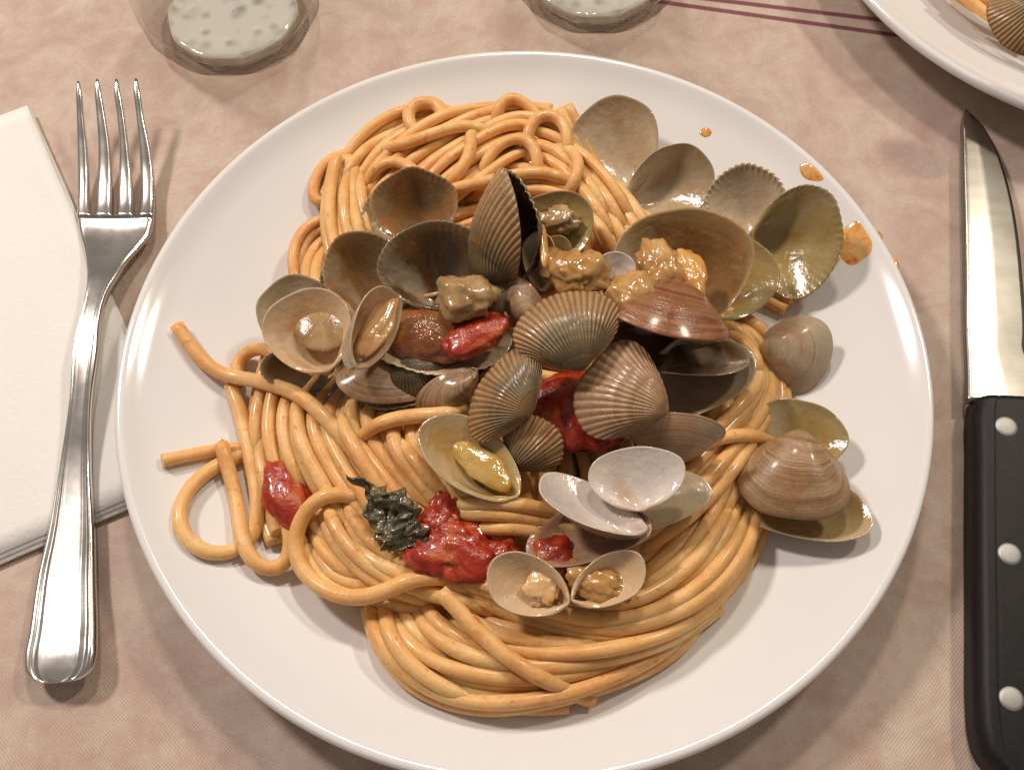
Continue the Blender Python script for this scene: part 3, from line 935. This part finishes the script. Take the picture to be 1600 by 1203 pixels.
# bundles: guide (u, v, half width), strands, part of the mound's height, lift in mm, group
BUN = [
    # ---- top of the mound
    ('top', [(560, 350, 30), (622, 285, 38), (700, 232, 40), (780, 195, 34), (850, 185, 20), (885, 215, 14)], 7, 1.0, 0.5),
    ('top', [(640, 330, 30), (700, 280, 36), (760, 240, 32), (820, 215, 26), (870, 230, 16), (900, 280, 14)], 5, 1.0, 1.5),
    ('top', [(520, 330, 26), (575, 260, 32), (620, 215, 28), (680, 190, 20), (730, 205, 14)], 5, .9, 0),
    ('top', [(870, 185, 14), (895, 230, 26), (930, 285, 34), (970, 340, 40), (1010, 420, 40)], 7, 1.0, .5),
    ('top', [(760, 235, 30), (835, 235, 26), (890, 270, 26), (940, 330, 30), (980, 400, 30)], 6, 1.0, 1.0),
    ('top', [(545, 260, 16), (540, 310, 24), (540, 360, 30), (560, 420, 34), (600, 480, 30)], 6, .9, .5),
    ('top', [(700, 306, 12), (760, 293, 13), (830, 288, 14), (900, 305, 16), (960, 350, 20)], 3, 1.0, 2.0),
    ('top', [(505, 500, 8), (468, 430, 8), (472, 385, 9), (496, 352, 9), (535, 348, 10), (590, 372, 12), (650, 400, 14)], 3, .75, .5),
    ('top', [(520, 500, 12), (488, 440, 12), (500, 395, 14), (520, 370, 12), (560, 372, 12), (610, 400, 12)], 3, .8, 1.2),
    ('top', [(600, 420, 60), (700, 360, 70), (800, 330, 70), (900, 340, 60), (980, 380, 50)], 9, .85, -1),
    # ---- left flank
    ('left', [(455, 540, 30), (425, 600, 24), (412, 680, 22), (425, 770, 22), (452, 850, 14)], 5, .9, 0),
    ('left', [(500, 560, 40), (450, 640, 26), (455, 720, 26), (490, 800, 22)], 4, .95, .5),
    ('left', [(560, 560, 50), (495, 640, 44), (520, 720, 44), (570, 800, 46), (620, 870, 36), (690, 915, 22), (800, 935, 20), (900, 960, 22)], 8, 1.0, 1.0),
    ('left', [(620, 580, 50), (570, 650, 40), (610, 720, 42), (670, 780, 40), (740, 820, 34), (850, 850, 40)], 7, 1.0, .5),
    ('left', [(700, 610, 40), (640, 670, 34), (670, 720, 34), (720, 780, 34), (800, 840, 40)], 5, 1.0, 1.2),
    ('left', [(520, 760, 22), (530, 820, 26), (570, 870, 28), (630, 905, 22), (720, 930, 18)], 4, 1.0, 2.4),
    ('left', [(470, 820, 14), (500, 880, 20), (545, 920, 18), (600, 915, 14), (660, 905, 12)], 3, .9, .5),
    ('left', [(455, 700, 20), (480, 790, 24), (520, 860, 22), (580, 920, 20), (640, 935, 16), (740, 950, 20)], 4, .85, -.5),
    # ---- bottom bundle
    ('bottom', [(585, 935, 8), (592, 985, 10), (632, 1042, 12), (700, 1080, 14), (790, 1092, 14), (880, 1080, 14), (970, 1046, 12), (1045, 1000, 12), (1095, 935, 12), (1105, 870, 12)], 4, .6, 0),
    ('bottom', [(612, 925, 12), (630, 985, 16), (680, 1030, 18), (760, 1052, 18), (860, 1052, 18), (960, 1022, 16), (1050, 970, 16), (1100, 890, 14), (1105, 820, 12)], 4, .8, .5),
    ('bottom', [(650, 925, 14), (680, 985, 18), (740, 1020, 18), (830, 1035, 20), (930, 1025, 20), (1040, 985, 20), (1120, 920, 18)], 4, .95, .6),
    ('bottom', [(700, 930, 18), (740, 975, 20), (820, 1005, 22), (920, 1005, 24), (1030, 970, 26), (1115, 900, 26), (1165, 810, 22)], 5, 1.0, 1),
    ('bottom', [(640, 905, 12), (740, 915, 14), (850, 955, 20), (960, 975, 24), (1060, 940, 28), (1130, 870, 28), (1170, 780, 24), (1190, 700, 18)], 6, 1.0, 2.2),
    # ---- right flank
    ('right', [(1000, 960, 30), (1090, 905, 40), (1140, 830, 40), (1170, 740, 34), (1190, 660, 26), (1180, 590, 20), (1130, 530, 20)], 7, .95, 0),
    ('right', [(960, 930, 40), (1040, 870, 44), (1090, 800, 44), (1120, 730, 40), (1150, 660, 34), (1150, 600, 30), (1110, 550, 24)], 7, 1.0, .8),
    ('right', [(940, 860, 30), (1010, 820, 34), (1080, 760, 36), (1130, 700, 30), (1180, 640, 18), (1195, 590, 14), (1165, 530, 12)], 5, 1.0, 1.8),
    ('right', [(1080, 470, 14), (1150, 500, 16), (1195, 550, 14), (1212, 610, 12), (1200, 670, 12), (1180, 740, 14)], 3, .9, 1.5),
    ('right', [(1160, 440, 12), (1210, 465, 12), (1235, 480, 8)], 2, .5, .5),
    # ---- under the shells, seen through the gaps
    ('middle', [(560, 520, 60), (680, 560, 70), (800, 600, 70), (920, 620, 70), (1060, 640, 60)], 8, .8, -1),
    ('middle', [(720, 440, 60), (760, 540, 70), (800, 660, 70), (820, 780, 70), (800, 880, 60)], 8, .75, -1.5),
    ('middle', [(930, 420, 60), (960, 520, 70), (960, 640, 70), (980, 760, 60), (960, 880, 50)], 8, .75, -1.5),
    ('middle', [(660, 770, 14), (700, 800, 14), (760, 804, 15), (830, 812, 16), (900, 825, 18), (980, 860, 20)], 3, 1.0, 6.0),
]
GROUPS = {'top': (0, 'spaghetti strands at the far side'), 'left': (0, 'spaghetti strands on the left flank'), 'bottom': (0, 'spaghetti strands along the near edge'),
          'right': (0, 'spaghetti strands on the right flank'), 'middle': (0, 'spaghetti strands under the shells')}
# single strands that can be told apart: label, pixels, part of mound height, lift
ONE = [
    ('strand with its loose end pointing at the upper left rim', [(276, 508), (310, 558), (352, 592), (412, 606), (470, 626), (530, 680), (580, 740)], .9, 2.5),
    ('short arch of spaghetti left of the round beige clam', [(372, 602), (362, 575), (376, 555), (402, 548), (430, 556), (455, 585), (470, 620)], .7, 1.0),
    ('strand with a blunt end sticking out at the far left', [(253, 720), (320, 706), (380, 700), (430, 702), (480, 715)], .5, .5),
    ('round spaghetti ring at the lower left of the plate', [(470, 660), (400, 700), (335, 728), (292, 765), (277, 812), (298, 853), (345, 868), (388, 850), (408, 805), (400, 740), (385, 670), (362, 600)], .5, 1.2),
    ('low loop of spaghetti between the ring and the curled arch', [(350, 700), (370, 780), (384, 860), (402, 888), (430, 896), (456, 880), (458, 840), (440, 770), (425, 700), (410, 630)], .5, 1.8),
    ('curled strand arching over the others at the lower left', [(620, 830), (590, 795), (555, 776), (515, 774), (478, 797), (460, 845), (474, 895), (525, 932), (590, 932), (650, 908), (730, 905), (820, 945), (900, 965)], 1.0, 5.0),
    ('strand lying diagonally with its end beyond the near edge', [(690, 930), (722, 962), (770, 1012), (840, 1062), (926, 1090)], 1.0, 4.0),
    ('strand ending bluntly beside the diagonal strand', [(600, 930), (612, 1000), (665, 1062), (745, 1096), (830, 1104), (888, 1099)], .55, 1.5),
    ('small loop at the far left corner of the tangle', [(640, 260), (580, 240), (535, 240), (500, 262), (487, 305), (500, 325), (545, 290), (590, 255)], .6, 1.0),
    ('upper small ring at the far edge of the tangle', [(690, 270), (660, 225), (636, 195), (648, 174), (680, 172), (697, 190), (680, 215), (640, 250), (600, 300)], .8, 1.5),
    ('bent strand bulging beside the upper small ring', [(665, 215), (690, 182), (720, 178), (755, 192), (800, 215), (850, 260)], .8, 1.5),
    ('upright bend of spaghetti at the highest far edge', [(775, 230), (773, 190), (785, 168), (810, 166), (835, 182), (858, 205), (880, 250)], .9, 2.0),
    ('inverted hook of spaghetti in the far right of the tangle', [(838, 275), (822, 235), (832, 200), (862, 194), (884, 215), (886, 260), (868, 280)], 1.0, 3.0),
    ('thick arch across the far tangle above the standing cockle', [(740, 300), (765, 250), (800, 228), (830, 232), (842, 268), (830, 300)], 1.0, 2.8),
    ('strand running straight across behind the upright cockle', [(640, 340), (700, 306), (760, 292), (830, 280), (880, 286), (930, 312)], 1.0, 3.6),
    ('strand bridging from the pile to the yellowish clam half', [(1040, 735), (1085, 706), (1140, 692), (1190, 690), (1232, 704)], .9, 3.5),
    ('strand hooking down at the right of the brownish shells', [(1120, 512), (1160, 535), (1182, 575), (1180, 600), (1160, 612)], 1.0, 3.4),
    ('strand dropping steeply beside the bare plate on the right', [(1140, 490), (1188, 535), (1216, 600), (1214, 650), (1192, 705), (1172, 760)], .8, 3.0),
    ('arched strand over the gap left of the long yellow clam', [(556, 700), (580, 672), (630, 655), (690, 648), (740, 640)], 1.0, 5.0),
    ('short strand bent crosswise over the diagonal sweep', [(560, 305), (600, 262), (640, 268), (672, 305), (705, 340)], 1.0, 2.6),
    ('strand doubling back below the bent strand at the far edge', [(760, 196), (735, 215), (738, 250), (712, 284), (680, 300)], 1.0, 2.6),
    ('short hook of spaghetti beside the topmost grey clam', [(850, 228), (896, 250), (902, 290), (872, 322)], 1.0, 2.4),
    ('strand lying across the outline strands at the far upper left', [(585, 232), (630, 238), (690, 214), (742, 208), (790, 222)], 1.0, 2.8),
    ('strand slanting under the long yellow clam', [(600, 668), (640, 715), (690, 775), (740, 800)], 1.0, 3.0),
]
BLAB = ['strand in the broad diagonal sweep at the far upper left',
        'strand in the inner diagonal sweep behind the standing cockle',
        'strand curving along the upper left outline of the tangle',
        'strand running down beside the topmost grey clam',
        'strand slanting down toward the big brown clam',
        'strand hanging vertically left of the dull brown cockle',
        'strand crossing level behind the upright cockle',
        'strand in the outer bend above the round beige clam',
        'strand in the inner bend above the round cockle',
        'strand partly hidden behind the standing shells',
        'strand dropping down the left outline of the mound',
        'strand beside the left outline drop, slightly inward',
        'strand in the wide sweep from the beige clam to the bottom crossing',
        'strand sliding under the wilted leaf and tomato',
        'strand beneath the long yellow clam half',
        'strand in the raised twist below the curled arch',
        'strand inside the curled arch at lower left',
        'strand under the curled arch heading to the bottom bundle',
        'strand in the outermost curve of the near edge',
        'strand in the second curve of the near edge',
        'strand in the middle curve of the near edge',
        'strand in the inner curve below the small opened clam',
        'strand crossing over from the curled arch to the right flank',
        'strand in the outer right flank above the bare plate',
        'strand in the middle of the right flank',
        'strand on the inner right flank beside the white clam',
        'strand in the small curl left of the grey clam back',
        'short strand poking out under the olive cockle half',
        'strand beneath the left dark cockles',
        'strand under the middle striped cockle',
        'strand under the gaping reddish clam',
        'strand lying level above the largest tomato piece']
pts, meta = [], []


def wob(n, amp, f, seed):
    t = np.linspace(0, 1, n)
    return amp * (np.sin(t * f + seed * 1.7) + .6 * np.sin(t * f * 1.9 + seed * 2.9)) * .7


for gi, (grp, guide, n, part, lift) in enumerate(BUN):
    n = int(round(n * {'top': 1.5, 'bottom': 1.4}.get(grp, 1.25)))
    gp = spline(guide, 60)
    tn = np.gradient(gp[:, :2], axis=0)
    tn /= np.linalg.norm(tn, axis=1)[:, None]
    nm = np.stack([-tn[:, 1], tn[:, 0]], 1)
    for i in range(n):
        x = (2 * (i + .5) / n - 1) if n > 1 else 0
        x += RNG.uniform(-.5, .5) / n
        sd = RNG.uniform(0, 50)
        xo = np.clip(x + wob(60, .08 + .3 / n, 3.4, sd), -1.25, 1.25)
        uv = gp[:, :2] + nm * (xo * gp[:, 2])[:, None]
        a, b = RNG.uniform(0, .04), RNG.uniform(.96, 1)
        uv = spline(uv[int(a * 59):int(b * 59) + 1:4], 60)
        lf = (lift + RNG.uniform(-.55, .55)) * 1e-3 + wob(60, .0002, 4, sd + 3)
        tt = np.linspace(0, 1, 60)
        dive = .35 + .65 * np.clip(np.minimum(tt, 1 - tt) / .14, 0, 1) ** .7
        w = at(uv, lambda xy, lf=lf, dive=dive: np.maximum(part * dive * dome(xy) + SR + np.minimum(lf, .6 * dome(xy) + .0002), SR))
        pts.append(w)
        meta.append((grp, None, 1.0, gi))
for lab, uv, part, lift in ONE:
    uv = spline(uv, 70)
    tt = np.linspace(0, 1, 70)
    dive = np.ones(70) if 'end' in lab.split() else .3 + .7 * np.clip(np.minimum(tt, 1 - tt) / .16, 0, 1) ** .7
    w = at(uv, lambda xy, dive=dive: np.maximum(dive * (part * dome(xy) + lift * 1e-3 * np.clip(dome(xy) / .006, .12, 1)) + SR, SR))
    pts.append(w)
    meta.append(('one', lab, .25, 0))

# even spacing
for i, p in enumerate(pts):
    L = np.r_[0, np.cumsum(np.linalg.norm(np.diff(p, axis=0), axis=1))]
    m = max(8, int(L[-1] / .0024))
    s = np.linspace(0, L[-1], m)
    pts[i] = np.stack([np.interp(s, L, p[:, k]) for k in range(3)], 1)

# let the strands settle: push overlapping ones apart, keep them above the plate and below the shells
sid = np.concatenate([np.full(len(p), i) for i, p in enumerate(pts)])
X = np.vstack(pts)
X0 = X.copy()
free = np.concatenate([np.full(len(p), meta[i][2]) for i, p in enumerate(pts)])
single = np.array([meta[i][0] == 'one' for i in range(len(pts))])[sid]
first = np.r_[True, sid[1:] != sid[:-1]]
last = np.r_[sid[1:] != sid[:-1], True]
inner = ~(first | last)
DMIN = 2 * SR * .90
ceil_ = np.full(len(X), 9.0)


def ceilings():
    trees = []
    for ob, M in SHELLS:
        me = ob.data
        co = [M @ v.co for v in me.vertices]
        bb = np.array(co)
        trees.append((BVHTree.FromPolygons(co, [p.vertices[:] for p in me.polygons]), bb.min(0), bb.max(0)))
    for i in range(len(X)):
        x, y = X[i, 0], X[i, 1]
        for t, lo, hi in trees:
            if lo[0] < x < hi[0] and lo[1] < y < hi[1]:
                h = t.ray_cast(Vector((x, y, -.01)), Vector((0, 0, 1)))
                if h[0] is not None:
                    ceil_[i] = min(ceil_[i], h[0].z)


for it in range(26):
    if it % 5 == 0:
        if it in (0, 10, 20):
            ceil_[:] = 9
            ceilings()
        kd = kdtree.KDTree(len(X))
        for i, c in enumerate(X):
            kd.insert(c, i)
        kd.balance()
        A, B = [], []
        for i in range(len(X)):
            for _, j, _ in kd.find_range(X[i], DMIN * 1.25):
                if j > i and (sid[i] != sid[j] or j - i > 8):
                    A.append(i)
                    B.append(j)
        A, B = np.array(A), np.array(B)
    d = X[B] - X[A]
    L = np.linalg.norm(d, axis=1) + 1e-9
    pen = np.clip(DMIN - L, 0, None)
    d = d / L[:, None]
    mv = d * (pen * .5)[:, None] * .7
    mv[:, :2] *= .40
    # mostly resolve upward and downward
    D = np.zeros_like(X)
    cnt = np.zeros(len(X))
    np.add.at(D, A, -mv)
    np.add.at(D, B, mv)
    np.add.at(cnt, A, pen > 0)
    np.add.at(cnt, B, pen > 0)
    D /= np.maximum(1, cnt * .6)[:, None]
    D[:, :2] *= free[:, None]
    for _ in range(14):                                   # stiffness: spread the push along the strand
        m_ = D.copy()
        m_[inner] = .25 * D[:-2][inner[1:-1]] + .5 * D[1:-1][inner[1:-1]] + .25 * D[2:][inner[1:-1]]
        D = m_
    X = X + D
    X[:, :2] += .06 * (X0[:, :2] - X[:, :2])
    if it % 3 == 2:
        m_ = X.copy()
        m_[inner] = .25 * X[:-2][inner[1:-1]] + .5 * X[1:-1][inner[1:-1]] + .25 * X[2:][inner[1:-1]]
        X[:, 2] = .3 * X[:, 2] + .7 * m_[:, 2]
        X[:, :2] = .6 * X[:, :2] + .4 * m_[:, :2]
    r = np.minimum(np.hypot(X[:, 0], X[:, 1]), PR)
    floor_ = plate_z(r) + SR * .96
    X[:, 2] = np.maximum(np.minimum(X[:, 2], ceil_ - SR * .8), floor_)

for i, p in enumerate(pts):
    q = X[sid == i]
    n_ = len(q)
    for _ in range(8 if meta[i][0] != 'one' else 4):      # cooked strands bend smoothly
        q[1:-1] = .25 * q[:-2] + .5 * q[1:-1] + .25 * q[2:]
    q = spline(q, int(n_ * 1.3))
    org = q[n_ // 2]
    rad = SR * (.90 if meta[i][0] == 'top' else 1.0) * RNG.uniform(.95, 1.08) * np.array([1 + .09 * noise.noise(Vector((c_[0] * 90, c_[1] * 90, i * 2.3))) for c_ in q])
    V, F = tube(q - org, rad, 12, .93)
    o = mesh('spaghetti_strand', V, F, PASTA)
    o.location = org
    for pl in o.data.polygons[-2:]:
        pl.use_smooth = False
    grp, lab, _, gi = meta[i]
    if lab:
        tag(o, lab, 'spaghetti strand', 'single spaghetti strands')
    else:
        tag(o, 'spaghetti ' + BLAB[gi], 'spaghetti strand', GROUPS[grp][1])

# sauce lying in the gaps under the shells
N = 70
g = np.linspace(-1, 1, N)
V = []
for j in g:
    for i in g:
        # disc mapping
        x, y = i * math.sqrt(1 - j * j / 2), j * math.sqrt(1 - i * i / 2)
        p = np.array([[MC[0] + .002 + x * MXR * .66, MC[1] + .004 + y * MYR * .60]])
        q = Vector((p[0][0] * 60, p[0][1] * 60, 4))
        z = float(plate_z(np.hypot(*p[0]))) + float(dome(p)[0]) * .66 * max(0, 1 - (x * x + y * y) ** 2) + .0015 * noise.noise(q) + .0007 * noise.noise(q * 3)
        V.append((p[0][0], p[0][1], z))
o = mesh('sauce', V, grid_faces(N, N), SAUCE)
tag(o, 'dark red tomato sauce pooled between the strands under the shells', 'sauce', kind='stuff')

# ------------------------------------------------------------------ food on the second plate
for k, uv in enumerate([[(1440, -60), (1490, -12), (1545, 22), (1620, 48)], [(1455, -75), (1505, -24), (1560, 8), (1640, 30)], [(1480, -80), (1530, -30), (1590, 0), (1660, 20)], [(1500, -60), (1560, -10), (1640, 60)], [(1480, -30), (1530, 14), (1572, 40), (1640, 70)]]):
    w = at(spline(uv, 40), .0175 + .0012 * (k % 2) + .0008 * k, None)
    V, F = tube(w - w[20], SR, 10)
    o = mesh('spaghetti_strand', V, F, PASTA)
    o.location = w[20]
    tag(o, 'spaghetti strand on the white plate cut off by the corner', 'spaghetti strand', 'spaghetti strands on the cut off plate')
